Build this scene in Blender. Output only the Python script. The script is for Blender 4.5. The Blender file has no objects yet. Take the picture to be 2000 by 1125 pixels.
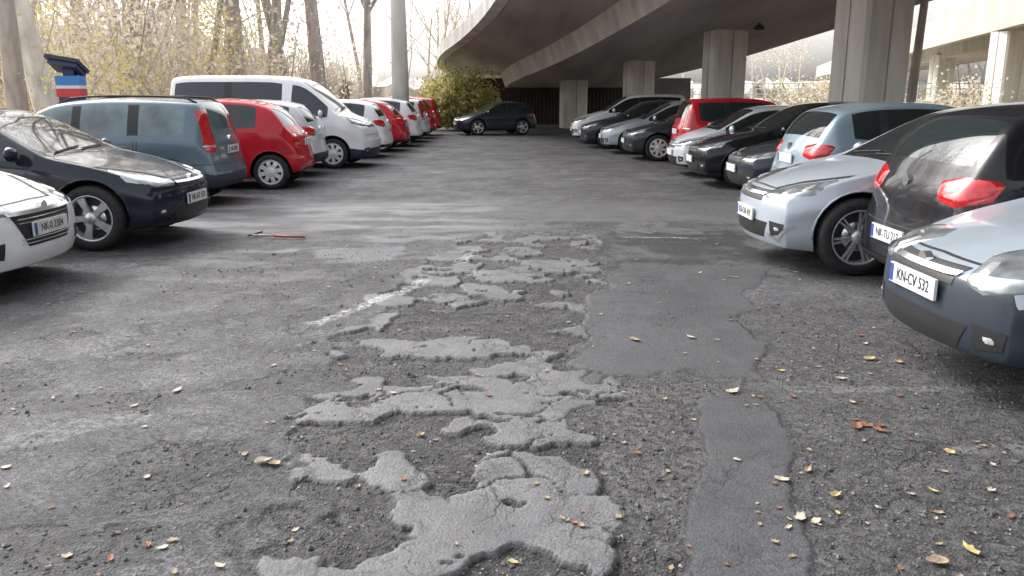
import bpy, bmesh, math, random
import numpy as np
from mathutils import Vector, Matrix
from mathutils.bvhtree import BVHTree
random.seed(7); rng=np.random.default_rng(7)
S=bpy.context.scene
S.view_settings.view_transform='Standard'; S.view_settings.look='None'; S.view_settings.exposure=0
COL=S.collection

# ------------------------------------------------------------------ camera
cd=bpy.data.cameras.new("camera"); cam=bpy.data.objects.new("camera",cd); COL.objects.link(cam)
cd.sensor_width=36; cd.lens=28.8; cd.clip_start=.05; cd.clip_end=2000
cam.location=(0,0,1.5); cam.rotation_euler=(math.radians(90-13.1),0,0); S.camera=cam

# ------------------------------------------------------------------ light
SUN_EL,SUN_AZ=40,-48
w=bpy.data.worlds.new("World"); S.world=w; w.use_nodes=True; nt=w.node_tree; nt.nodes.clear()
sky=nt.nodes.new('ShaderNodeTexSky'); sky.sky_type='NISHITA'; sky.sun_disc=False
sky.sun_elevation=math.radians(SUN_EL); sky.sun_rotation=math.radians(SUN_AZ)
sky.dust_density=5; sky.air_density=1.2; sky.ozone_density=1
hs=nt.nodes.new('ShaderNodeHueSaturation'); hs.inputs['Saturation'].default_value=.24; hs.inputs['Value'].default_value=2.8
bg=nt.nodes.new('ShaderNodeBackground'); bg.inputs['Strength'].default_value=.15
ow=nt.nodes.new('ShaderNodeOutputWorld')
nt.links.new(sky.outputs[0],hs.inputs['Color']); nt.links.new(hs.outputs[0],bg.inputs['Color']); nt.links.new(bg.outputs[0],ow.inputs[0])
sl=bpy.data.lights.new("sun",'SUN'); sl.energy=1.3; sl.angle=math.radians(18); sl.color=(1,.985,.96)
so=bpy.data.objects.new("sun",sl); COL.objects.link(so)
el,az=math.radians(SUN_EL),math.radians(SUN_AZ)
sd=Vector((math.sin(az)*math.cos(el),math.cos(az)*math.cos(el),math.sin(el)))
so.rotation_euler=(-sd).to_track_quat('-Z','Y').to_euler(); so.location=sd*40

# ------------------------------------------------------------------ materials
def mat(name,col,rough=.6,metal=0,coat=0,spec=.5,noise=None,bump=None,coatr=.03,trans=0):
    m=bpy.data.materials.new(name); m.use_nodes=True; n=m.node_tree; b=n.nodes['Principled BSDF']
    b.inputs['Base Color'].default_value=(*col,1); b.inputs['Roughness'].default_value=rough
    b.inputs['Metallic'].default_value=metal; b.inputs['Coat Weight'].default_value=coat
    b.inputs['Coat Roughness'].default_value=coatr; b.inputs['Specular IOR Level'].default_value=spec
    tc=n.nodes.new('ShaderNodeTexCoord'); cr=None
    if noise:   # (scale, amount, detail, stretch)
        sc,am,de,st=noise
        mp=n.nodes.new('ShaderNodeMapping'); mp.inputs['Scale'].default_value=st
        nz=n.nodes.new('ShaderNodeTexNoise'); nz.inputs['Scale'].default_value=sc; nz.inputs['Detail'].default_value=de
        cr=n.nodes.new('ShaderNodeValToRGB')
        cr.color_ramp.elements[0].position=.3; cr.color_ramp.elements[1].position=.7
        cr.color_ramp.elements[0].color=(*[c*(1-am) for c in col],1); cr.color_ramp.elements[1].color=(*[min(1,c*(1+am)) for c in col],1)
        n.links.new(tc.outputs['Object'],mp.inputs[0]); n.links.new(mp.outputs[0],nz.inputs[0]); n.links.new(nz.outputs[0],cr.inputs[0]); n.links.new(cr.outputs[0],b.inputs['Base Color'])
    if bump:
        nb=n.nodes.new('ShaderNodeTexNoise'); nb.inputs['Scale'].default_value=bump[0]; nb.inputs['Detail'].default_value=6
        bp=n.nodes.new('ShaderNodeBump'); bp.inputs['Strength'].default_value=bump[1]; bp.inputs['Distance'].default_value=.02
        n.links.new(tc.outputs['Object'],nb.inputs[0]); n.links.new(nb.outputs[0],bp.inputs['Height']); n.links.new(bp.outputs[0],b.inputs['Normal'])
    if trans:
        tr=n.nodes.new('ShaderNodeBsdfTranslucent'); mx=n.nodes.new('ShaderNodeMixShader'); mx.inputs[0].default_value=trans
        tr.inputs[0].default_value=(*col,1)
        if cr: n.links.new(cr.outputs[0],tr.inputs[0])
        out=n.nodes['Material Output']; n.links.new(b.outputs[0],mx.inputs[1]); n.links.new(tr.outputs[0],mx.inputs[2]); n.links.new(mx.outputs[0],out.inputs[0])
    return m
def paint(name,col,metal=.0):
    return mat("car_paint_"+name,col,rough=.40 if metal else .5,metal=metal,coat=.75,spec=.1,noise=(1.6,.12,6,(1,1,1)),coatr=.07)
P_white=paint("white",(.76,.77,.78)); P_black=paint("black",(.006,.007,.010)); P_blackblue=paint("dark_blue",(.010,.015,.026),.1)
P_gray=paint("blue_gray",(.13,.175,.215),.3); P_red=paint("red",(.50,.010,.022)); P_silver=paint("silver",(.46,.51,.57),.4)
P_silverblue=paint("silver_blue",(.27,.35,.42),.35); P_dgray=paint("dark_gray",(.035,.045,.055),.3); P_lgray=paint("light_gray",(.58,.62,.66),.15)
P_mid=paint("pale_blue_gray",(.38,.44,.50),.35)
M_glass=mat("car_glass",(.018,.025,.027),rough=.05,spec=.6,coat=.3)
M_glass_sky=mat("car_glass_sky_tint",(.10,.15,.165),rough=.05,spec=.8,coat=.8,noise=(3,.5,3,(1,1,1)))  # sky reflection and see-through brightness put into the pale blue base colour
M_blk=mat("black_plastic",(.018,.018,.02),rough=.5,bump=(200,.1))
M_rub=mat("tyre_rubber",(.02,.02,.022),rough=.8,noise=(20,.4,4,(1,1,1)))
M_chr=mat("chrome",(.7,.71,.72),rough=.2,metal=.9,noise=(6,.15,3,(1,1,1)))
M_rim=mat("alloy_rim",(.60,.61,.63),rough=.3,metal=.6,noise=(12,.12,3,(1,1,1)))
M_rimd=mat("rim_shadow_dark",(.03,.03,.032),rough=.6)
M_headl=mat("headlight_lens",(.30,.33,.35),rough=.1,metal=.5,coat=1,noise=(9,.45,1,(1,1,1)))
M_refl=mat("headlight_reflector",(.85,.87,.88),rough=.12,metal=.6,coat=1)
M_red=mat("taillight_red",(.50,.008,.012),rough=.15,coat=1,noise=(30,.3,2,(1,1,1)))
M_plate=mat("plate_white",(.66,.67,.66),rough=.45,noise=(14,.12,4,(1,1,1)))
M_ptext=mat("plate_letters",(.03,.03,.035),rough=.5)
M_blue=mat("plate_blue",(.03,.07,.3),rough=.4)
M_gplas_shade=mat("bumper_plastic_and_shade",(.022,.032,.048),rough=.5,bump=(120,.1),noise=(4,.2,4,(1,1,1)))  # unpainted bumper plastic; its dark colour also stands in for a shaded nose
M_under=mat("underbody",(.008,.008,.008),rough=.9)
M_capw=mat("hubcap_silver",(.72,.73,.74),rough=.35,metal=.2)

class MB:
    def __init__(s): s.v=[];s.f=[];s.m=[];s.sm=[]
    def add(s,vs,fs,mi=0,smooth=False):
        o=len(s.v); s.v.extend([tuple(q) for q in vs])
        for f in fs: s.f.append([i+o for i in f]); s.m.append(mi); s.sm.append(smooth)
    def box(s,c,h,mi=0,R=None):
        vs=[Vector((x*h[0],y*h[1],z*h[2])) for x in(-1,1) for y in(-1,1) for z in(-1,1)]
        if R: vs=[R@v for v in vs]
        vs=[v+Vector(c) for v in vs]
        s.add(vs,[(0,1,3,2),(4,6,7,5),(0,4,5,1),(2,3,7,6),(0,2,6,4),(1,5,7,3)],mi)
    def tube(s,pts,rad,n=6,mi=0,cap=True,smooth=True):
        vs=[];fs=[];N=len(pts)
        for i,p in enumerate(pts):
            p=Vector(p); a=Vector(pts[max(0,i-1)]);b=Vector(pts[min(N-1,i+1)]); d=(b-a).normalized()
            u=d.cross(Vector((0.13,0.21,1)) if abs(d.z)<.95 else Vector((1,0,0))).normalized(); v=d.cross(u)
            for k in range(n):
                t=2*math.pi*k/n; vs.append(p+(u*math.cos(t)+v*math.sin(t))*rad[i])
        for i in range(N-1):
            for k in range(n):
                k2=(k+1)%n; fs.append((i*n+k,i*n+k2,(i+1)*n+k2,(i+1)*n+k))
        if cap: fs.append(tuple(range(n-1,-1,-1))); fs.append(tuple(range((N-1)*n,N*n)))
        s.add(vs,fs,mi,smooth)
    def build(s,name,mats,parent=None):
        me=bpy.data.meshes.new(name); me.from_pydata(s.v,[],s.f)
        for m in mats: me.materials.append(m)
        me.polygons.foreach_set('material_index',s.m); me.polygons.foreach_set('use_smooth',s.sm); me.update()
        o=bpy.data.objects.new(name,me); COL.objects.link(o)
        if parent: o.parent=parent
        return o

# ------------------------------------------------------------------ numpy noise
def h2(ix,iy,s):
    n=(ix.astype(np.int64)*374761393+iy.astype(np.int64)*668265263+s*144269504)&0xffffffff
    n=((n^(n>>13))*1274126177)&0xffffffff
    return ((n^(n>>16))&0xffffff)/float(0x1000000)
def vn(x,y,s=0):
    ix=np.floor(x);iy=np.floor(y);fx=x-ix;fy=y-iy;fx=fx*fx*(3-2*fx);fy=fy*fy*(3-2*fy)
    a=h2(ix,iy,s);b=h2(ix+1,iy,s);c=h2(ix,iy+1,s);d=h2(ix+1,iy+1,s)
    return (a*(1-fx)+b*fx)*(1-fy)+(c*(1-fx)+d*fx)*fy
def fbm(x,y,s=0,o=4):
    r=0;a=.5;t=0
    for i in range(o): r=r+a*vn(x*2**i+i*7.3,y*2**i-i*3.1,s+i); t+=a; a*=.5
    return r/t
def worley(x,y,s=0):
    ix=np.floor(x);iy=np.floor(y);f1=np.full(x.shape,9.);f2=np.full(x.shape,9.);idr=np.zeros(x.shape)
    for dx in(-1,0,1):
        for dy in(-1,0,1):
            cx=ix+dx;cy=iy+dy;px=cx+h2(cx,cy,s);py=cy+h2(cx,cy,s+11);d=np.hypot(px-x,py-y)
            nr=d<f1; f2=np.where(nr,f1,np.minimum(f2,d)); idr=np.where(nr,h2(cx,cy,s+23),idr); f1=np.where(nr,d,f1)
    return f1,f2,idr
def ss(a,b,x):
    t=np.clip((x-a)/(b-a),0,1); return t*t*(3-2*t)
def region(x,y,ys,L,R,e=.02,ns=.12,seed=50):
    n=(fbm(x*3.1,y*3.1,seed,6)-.5)*2*ns
    l=np.interp(y,ys,L)+n; r=np.interp(y,ys,R)+(fbm(x*2.7+9,y*2.7,seed+5,6)-.5)*2*ns
    m=ss(-e,e,x-l)*ss(-e,e,r-x)
    m=m*ss(-e,e,y-(ys[0]+n*1.6))*ss(-e,e,(ys[-1]+n*1.6)-y)
    return m
def ground_masks(x,y):
    M={}
    strip=region(x,y,[-3,2.2,3.8,5.5,7.8,9.0],[-.66,-.70,-.98,-1.15,-.80,-.5],[.35,.40,.42,.60,1.0,1.15],e=.02,ns=.36,seed=3)
    patch=np.maximum(region(x,y,[4.25,4.7,5.5,6.3,7.5],[.42,.40,.5,.7,1.0],[1.36,1.48,1.62,1.95,2.5],e=.02,ns=.20,seed=21),
                     region(x,y,[-3,2.36,3.3,3.75,3.98],[.5,.54,.84,.92,.98],[.9,.95,1.2,1.33,1.25],e=.018,ns=.09,seed=31))
    patch=np.maximum(patch,region(x,y,[7.2,8.2,9.3],[.95,1.0,1.1],[2.2,2.6,2.4],e=.12,ns=.35,seed=37)*.6)
    wx=x+(fbm(x*3.2,y*3.2,61,3)-.5)*.42+(fbm(x*13,y*13,62,4)-.5)*.07; wy=y+(fbm(x*3.2+5,y*3.2,71,3)-.5)*.42+(fbm(x*13,y*13,72,4)-.5)*.07
    f1,f2,idr=worley(wx*2.8,wy*4.4,5)
    edge=f2-f1
    lowf=fbm(x*1.3,y*1.3,81,3)
    isplate=(idr+(lowf-.5)*1.4>.44).astype(float)
    wv=ss(.45,.75,fbm(x*2,y*2,83,3))
    chip=ss(.70,.72,fbm(x*5,y*6,84,5))
    plate=isplate*ss(.0,.015+.05*wv,edge-.004+(1-wv)*.03)*strip*(1-patch)*(1-chip)
    hole=strip*(1-patch)*(1-plate)
    g1,g2,gi=worley(wx*7,wy*8,9)
    sub=ss(.01,.05,g2-g1)
    grav=region(x,y,[-3,2.3,3.3,4.0,4.5],[-.1,-.1,.05,.15,.2],[1.0,1.0,1.1,1.3,1.4],e=.15,ns=.3,seed=41)*(1-patch)
    grav=np.maximum(grav, .75*region(x,y,[-3,2.3,4.3,6],[.9,.95,1.3,1.7],[3,3,3,3],e=.25,ns=.3,seed=43)*(1-patch))
    grav=grav*(1-.85*plate)
    pl=fbm(x*1.5+3,y*2.8,91,6); pits=ss(.56,.585,pl)*ss(-3.6,-3.0,x)*(1-strip)*ss(-.4,-.7,x)*ss(10,8,y)
    pits=np.maximum(pits, ss(.54,.57,fbm(x*1.9,y*3.1,95,6))*ss(.3,.5,x)*ss(4.5,3.5,x)*ss(6.8,7.2,y)*ss(10.5,9.5,y)*(1-strip)*.8)
    pits=np.maximum(pits, ss(.55,.60,fbm(x*.9,y*.8,98,6))*ss(11.5,13,y)*ss(28,22,y)*ss(-2.6,-1.8,x)*ss(2.8,2,x)*.9)
    def line(x0,y0,x1,y1,wd):
        dx,dy=x1-x0,y1-y0;L=math.hypot(dx,dy); t=((x-x0)*dx+(y-y0)*dy)/L; d=np.abs((x-x0)*dy-(y-y0)*dx)/L
        return ss(wd,wd*.6,d+ (fbm(x*9,y*9,17,3)-.5)*wd*.9)*ss(-.03,.03,t)*ss(-.03,.03,L-t)
    pt=np.maximum(line(-1.35,5.35,-.72,6.75,.07),line(-.5,7.45,-.40,7.95,.07))
    pt=np.maximum(pt,.35*line(-2.6,3.2,-1.75,3.75,.12)); pt=np.maximum(pt,.3*line(1.45,4.1,3.3,4.12,.06))
    pt=np.maximum(pt,.3*line(1.9,3.33,3.0,3.36,.06)); pt=np.maximum(pt,.75*line(1.2,8.95,2.15,8.93,.03))
    for k in range(9):
        yy=14+k*2.5; pt=np.maximum(pt,.4*line(-4.2,yy-1.1,-2.7,yy-1.1,.05))
    band=ss(9.0,9.5,y+(fbm(x*1.5,y*1.5,19,3)-.5)*.9)*ss(12.4,11.4,y+(fbm(x*.8,y*2,29,3)-.5)*1.2)
    yq=y+.25*(fbm(x*.8,y*.8,33,3)-.5)*3
    streak=np.maximum(band*ss(.40,.68,.55*fbm(x*.7,yq*3.2,39,5)+.45*fbm(x*2.2,y*5,36,4))*ss(.6,-1.0,x),.6*ss(.50,.62,fbm(x*1.3,y*2.6,38,6))*ss(-.2,-.7,x)*ss(-3.4,-2.6,x)*ss(7.2,7.8,y)*ss(9.4,9.0,y))
    soil=np.maximum(ss(-8.4,-9.2,x+(fbm(x,y,49,3)-.5)),ss(43,46,y)); soil=np.maximum(soil,ss(14,16,x+(fbm(x,y,59,3)-.5)*2))
    H=patch*.005+plate*(.004+.004*vn(wx*3,wy*3,4))-hole*(.007+.012*fbm(x*4,y*4,6,3)) -pits*.007 - grav*.003
    far=ss(30,14,np.abs(y))*ss(12,5,np.abs(x)); H=H*far+(fbm(x*.6,y*.6,7,2)-.5)*.035*far+(fbm(x*2.2,y*2.2,8,3)-.5)*.014*far*ss(9,6,y)
    rough=np.maximum(hole,grav*.7); H=H+rough*(fbm(x*28,y*28,12,2)-.5)*.006*ss(9,5,y)
    M['m_patch']=patch;M['m_plate']=plate*(.7+.3*sub);M['m_hole']=np.maximum(hole,pits*.75);M['m_grav']=grav;M['m_paint']=pt;M['m_band']=band
    M['m_streak']=streak;M['m_soil']=soil;M['m_edge']=ss(.05,.35,patch)*ss(.95,.6,patch)*ss(.3,.6,fbm(x*2.3,y*2.3,77,3)+.12)
    M['m_crk']=ss(.44,.60,fbm(x*.8,y*.8,88,3)+.25*strip+.10*ss(3.5,1,np.abs(x)))*ss(14,9,y)
    M['m_rim']=np.maximum(plate*(1-plate)*4,ss(.1,.5,pits)*ss(.8,.5,pits)*.7)*ss(12,9,y)
    return H,M
xs=list(np.arange(-2.4,2.6,.012)); v=2.6; st=.014
while v<400: xs.append(v); st*=1.05; v+=st
v=-2.42; st=.014
while v>-400: xs.append(v); st*=1.05; v-=st
xs=np.array(sorted(xs))
ys=[]; v=1.9
while v<13: ys.append(v); v+=max(.009,.004*v*(1 if v<9 else 1.3))
st=.08
while v<600: ys.append(v); st*=1.035; v+=st
v=1.85; st=.05
while v>-120: ys.append(v); st*=1.12; v-=st
ys=np.array(sorted(ys))
X,Y=np.meshgrid(xs,ys); H,MK=ground_masks(X,Y)
nx_,ny_=len(xs),len(ys); V=np.stack([X,Y,H],-1).reshape(-1,3).astype(np.float32)
idx=np.arange(nx_*ny_).reshape(ny_,nx_)
F=np.stack([idx[:-1,:-1],idx[:-1,1:],idx[1:,1:],idx[1:,:-1]],-1).reshape(-1,4).astype(np.int32)
def npmesh(name,V,F,mats,mi=None,smooth=False,k=4):
    me=bpy.data.meshes.new(name); me.vertices.add(len(V)); me.vertices.foreach_set('co',np.asarray(V,np.float32).ravel())
    me.loops.add(F.size); me.loops.foreach_set('vertex_index',F.ravel().astype(np.int32))
    me.polygons.add(len(F)); me.polygons.foreach_set('loop_start',np.arange(0,F.size,k,dtype=np.int32))
    me.polygons.foreach_set('loop_total',np.full(len(F),k,dtype=np.int32))
    for m in mats: me.materials.append(m)
    if mi is not None: me.polygons.foreach_set('material_index',np.asarray(mi,np.int32))
    me.polygons.foreach_set('use_smooth',np.full(len(F),smooth)); me.update(calc_edges=True); me.validate()
    o=bpy.data.objects.new(name,me); COL.objects.link(o); return o
# ground material
gm=bpy.data.materials.new("worn_asphalt"); gm.use_nodes=True; n=gm.node_tree; B=n.nodes['Principled BSDF']; L=n.links
tc=n.nodes.new('ShaderNodeTexCoord')
def NZ(sc,de=4,ro=.6,col=False):
    q=n.nodes.new('ShaderNodeTexNoise'); q.inputs['Scale'].default_value=sc; q.inputs['Detail'].default_value=de; q.inputs['Roughness'].default_value=ro
    L.new(tc.outputs['Object'],q.inputs['Vector']); return q.outputs['Color' if col else 'Fac']
def RAMP(src,p0,c0,p1,c1):
    r=n.nodes.new('ShaderNodeValToRGB'); e=r.color_ramp.elements; e[0].position=p0;e[1].position=p1
    e[0].color=(*c0,1) if isinstance(c0,tuple) else (c0,c0,c0,1); e[1].color=(*c1,1) if isinstance(c1,tuple) else (c1,c1,c1,1)
    L.new(src,r.inputs[0]); return r.outputs[0]
def ATT(nm):
    a=n.nodes.new('ShaderNodeAttribute'); a.attribute_name=nm; return a.outputs['Fac']
def MIX(f,a,b,mode='MIX'):
    m=n.nodes.new('ShaderNodeMix'); m.data_type='RGBA'; m.blend_type=mode
    if isinstance(f,float): m.inputs[0].default_value=f
    else: L.new(f,m.inputs[0])
    for s_,i in((a,6),(b,7)):
        if isinstance(s_,tuple): m.inputs[i].default_value=(*s_,1)
        else: L.new(s_,m.inputs[i])
    return m.outputs[2]
def MATH(op,a,b):
    m=n.nodes.new('ShaderNodeMath'); m.operation=op
    for s_,i in((a,0),(b,1)):
        if isinstance(s_,(int,float)): m.inputs[i].default_value=s_
        else: L.new(s_,m.inputs[i])
    return m.outputs[0]
vo=n.nodes.new('ShaderNodeTexVoronoi'); vo.inputs['Scale'].default_value=85; L.new(tc.outputs['Object'],vo.inputs['Vector'])
vsep=n.nodes.new('ShaderNodeSeparateColor'); L.new(vo.outputs['Color'],vsep.inputs[0])
stone=RAMP(vsep.outputs[0],.15,.5,.95,1.65)
vo2=n.nodes.new('ShaderNodeTexVoronoi'); vo2.inputs['Scale'].default_value=42; L.new(tc.outputs['Object'],vo2.inputs['Vector'])
vs2=n.nodes.new('ShaderNodeSeparateColor'); L.new(vo2.outputs['Color'],vs2.inputs[0])
stone2=RAMP(vs2.outputs[0],.1,.5,1.0,1.8)
va=n.nodes.new('ShaderNodeVectorMath'); va.operation='MULTIPLY_ADD'; L.new(NZ(3.5,5,.65,True),va.inputs[0]); va.inputs[1].default_value=(.45,.45,0); L.new(tc.outputs['Object'],va.inputs[2])
def CR(sc,wd):
    q=n.nodes.new('ShaderNodeTexVoronoi'); q.feature='DISTANCE_TO_EDGE'; q.inputs['Scale'].default_value=sc; L.new(va.outputs[0],q.inputs['Vector']); return RAMP(q.outputs['Distance'],0.0,1.0,wd,0.0)
crk=MATH('MAXIMUM',CR(2.4,.030),MATH('MULTIPLY',CR(6.5,.05),.7))
crk=MATH('MULTIPLY',MATH('MULTIPLY',crk,ATT('m_crk')),RAMP(NZ(2.2,4),.42,0.0,.58,1.0))
big=RAMP(NZ(.55,6,.7),.35,(.054,.053,.059),.68,(.122,.120,.129))
base=MIX(1.0,big,stone,'MULTIPLY')
base=MIX(1.0,base,RAMP(NZ(1.7,7,.72),.36,.64,.62,1.28),'MULTIPLY')
med=RAMP(NZ(6,7,.78),.35,.62,.66,1.35); base=MIX(1.0,base,med,'MULTIPLY')
patchc=MIX(1.0,RAMP(NZ(2.5,7,.75),.3,(.046,.047,.053),.7,(.078,.079,.086)),RAMP(NZ(140,3),.35,.7,.65,1.3),'MULTIPLY')
patchc=MIX(.2,patchc,base)
platec=MIX(1.0,RAMP(NZ(3.2,8,.75),.32,(.088,.088,.094),.68,(.165,.163,.169)),RAMP(NZ(120,3),.3,.7,.7,1.3),'MULTIPLY')
holec=MIX(1.0,RAMP(NZ(5,6,.75),.3,(.022,.021,.022),.75,(.082,.079,.080)),stone2,'MULTIPLY')
gravc=MIX(1.0,RAMP(NZ(4,6,.75),.3,(.042,.040,.042),.75,(.108,.104,.105)),stone2,'MULTIPLY')
bandc=MIX(1.0,RAMP(NZ(1.3,7,.75),.3,(.085,.085,.09),.7,(.155,.155,.16)),RAMP(NZ(60,3),.3,.8,.7,1.2),'MULTIPLY')
c=MIX(MATH('MULTIPLY',ATT('m_band'),.75),base,bandc)
c=MIX(ATT('m_grav'),c,gravc); c=MIX(ATT('m_hole'),c,holec); c=MIX(ATT('m_plate'),c,platec); c=MIX(ATT('m_patch'),c,patchc)
c=MIX(MATH('MULTIPLY',ATT('m_rim'),.75),c,(.016,.015,.016))
c=MIX(MATH('MULTIPLY',ATT('m_edge'),.85),c,(.018,.017,.018))
c=MIX(MATH('MULTIPLY',crk,.85),c,(.014,.013,.014))
c=MIX(MATH('MULTIPLY',ATT('m_streak'),.62),c,(.36,.36,.38))
worn=RAMP(NZ(22,6,.75),.42,0.0,.60,.85)
c=MIX(MATH('MULTIPLY',ATT('m_paint'),worn),c,(.50,.50,.50))
soilc=RAMP(NZ(9,8,.8),.3,(.16,.12,.075),.7,(.48,.38,.25)); c=MIX(ATT('m_soil'),c,soilc)
L.new(c,B.inputs['Base Color'])
L.new(RAMP(NZ(1.2,5,.7),.35,.5,.7,.82),B.inputs['Roughness']); B.inputs['Specular IOR Level'].default_value=.42
hgt=MATH('ADD',MATH('MULTIPLY',vo.outputs['Distance'],.8),MATH('MULTIPLY',NZ(26,9,.78),1.9)); hgt=MATH('SUBTRACT',hgt,MATH('MULTIPLY',crk,1.2))
bf=MATH('SUBTRACT',1.0,MATH('ADD',MATH('MULTIPLY',ATT('m_patch'),.6),MATH('MULTIPLY',ATT('m_plate'),.55)))
bp=n.nodes.new('ShaderNodeBump'); bp.inputs['Distance'].default_value=.013; L.new(MATH('MULTIPLY',bf,.9),bp.inputs['Strength']); L.new(hgt,bp.inputs['Height']); L.new(bp.outputs[0],B.inputs['Normal'])
g=npmesh("parking_lot_asphalt_ground",V,F,[gm],smooth=True)
for k,a in MK.items():
    at=g.data.attributes.new(k,'FLOAT','POINT'); at.data.foreach_set('value',a.ravel().astype(np.float32))

# pebbles
def scatter_pts(nn,xa,xb,ya,yb,fn):
    x=rng.uniform(xa,xb,nn); y=ya*(yb/ya)**rng.uniform(0,1,nn); Hh,Mm=ground_masks(x,y); k=rng.uniform(0,1,nn)<fn(Mm); return x[k],y[k],Hh[k]
px,py,pz=scatter_pts(46000,-3,3.,2.2,9,lambda m:np.clip(m['m_hole']*.45+m['m_grav']*.5+.02,0,1)*(1-m['m_patch']*.97)*(1-m['m_plate']*.97))
oct_=np.array([(1,0,0),(0,1,0),(-1,0,0),(0,-1,0),(0,0,1),(0,0,-1)],float); of=np.array([(0,1,4),(1,2,4),(2,3,4),(3,0,4),(1,0,5),(2,1,5),(3,2,5),(0,3,5)])
N=len(px); r=rng.lognormal(math.log(.005),.45,N).clip(.002,.018)
a=rng.uniform(0,6.28,N); ov=oct_[None]*rng.uniform(.6,1.4,(N,6,1)); ov=ov*np.stack([r,r*rng.uniform(.6,1,N),r*rng.uniform(.4,.8,N)],-1)[:,None]
vx=ov[...,0]*np.cos(a)[:,None]-ov[...,1]*np.sin(a)[:,None]; vy=ov[...,0]*np.sin(a)[:,None]+ov[...,1]*np.cos(a)[:,None]
PV=np.stack([vx+px[:,None],vy+py[:,None],ov[...,2]+pz[:,None]+r[:,None]*.3],-1).reshape(-1,3)
PF=(of[None]+(np.arange(N)*6)[:,None,None]).reshape(-1,3)
mi=np.repeat(rng.choice(3,N,p=[.5,.38,.12]),8)
npmesh("loose_gravel",PV,PF,[mat("pebble_gray",(.12,.118,.118),.8),mat("pebble_dark",(.06,.058,.058),.8),mat("pebble_light",(.26,.25,.24),.8)],mi,k=3)

# fallen leaves
LM=[mat("leaf_tan",(.30,.22,.14),.7,noise=(60,.35,3,(1,1,1))),mat("leaf_yellow",(.40,.31,.13),.7,noise=(60,.3,3,(1,1,1))),mat("leaf_brown",(.22,.09,.045),.7,noise=(60,.4,3,(1,1,1))),mat("leaf_pale",(.42,.37,.29),.7,noise=(60,.3,3,(1,1,1)))]
lb=MB()
def leaf(x,y,z,s,mi,curl=.35):
    a0=random.uniform(0,6.28); out=[];m_=13; asp=random.uniform(.45,.8); fold=random.uniform(.2,1.1)
    for i in range(m_):
        t=2*math.pi*i/m_; rr=s*(.78 if i%2 else 1.)*random.uniform(.7,1.15)
        lx,ly=rr*math.cos(t),rr*asp*math.sin(t); lz=curl*abs(ly)*fold+random.uniform(0,.15)*s*curl+lx*lx/s*curl*.4
        out.append((x+lx*math.cos(a0)-ly*math.sin(a0),y+lx*math.sin(a0)+ly*math.cos(a0),z+lz+.004))
    out.append((x,y,z+.005)); lb.add(out,[(i,(i+1)%m_,m_) for i in range(m_)],mi)
nl=560; lx=rng.uniform(-1,1,nl); ly=2.3*(16/2.3)**rng.uniform(0,1,nl); lxx=lx*(ly*.66+.3)
lh,_=ground_masks(lxx,ly)
for i in range(nl):
    if lxx[i]<0.2 and random.random()<.4: continue
    leaf(lxx[i],ly[i],lh[i],random.uniform(.008,.021)*(1+.06*ly[i]),random.choices([0,1,2,3],[.55,.03,.22,.20])[0],curl=.5)
def L1(x,y,s,mi,curl=.5):
    hh,_=ground_masks(np.array([x]),np.array([y])); leaf(x,y,float(hh[0]),s,mi,curl)
for (x,y,s,mi) in [(1.61,3.58,.05,2),(1.70,3.54,.045,2),(1.66,3.60,.04,2),(1.73,3.6,.03,2),(1.08,3.02,.038,3),(1.22,3.12,.033,0),(1.25,2.9,.035,1),(1.05,2.72,.04,3),(1.1,2.7,.03,3),
  (-1.05,3.2,.045,3),(-1.0,3.18,.04,0),(1.15,4.05,.045,3),(.78,5.0,.05,0),(1.15,5.05,.045,3),(2.1,4.6,.045,1),(2.25,4.55,.04,0),(1.8,4.25,.04,3),(-.42,3.5,.03,0),(1.9,3.3,.035,1),(-1.75,4.05,.04,3),(1.9,2.6,.04,0),(1.55,2.5,.045,1),(1.4,2.42,.045,0)]:
    L1(x,y,s,mi)
lb.build("fallen_leaves",LM)
sb=MB(); sb.tube([(-2.86,8.93,.02),(-2.6,8.86,.025)],[.012,.012],8,1); sb.tube([(-2.6,8.86,.025),(-2.25,8.8,.02)],[.014,.012],8,0)
sb.tube([(-2.9,8.9,.02),(-2.8,9.1,.03)],[.010,.010],6,2)
sb.build("broken_marker_stick",[mat("stick_red",(.40,.05,.05),.5,noise=(30,.2,3,(1,1,1))),mat("stick_white",(.42,.33,.32),.5,noise=(30,.2,3,(1,1,1))),M_blk])

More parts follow.
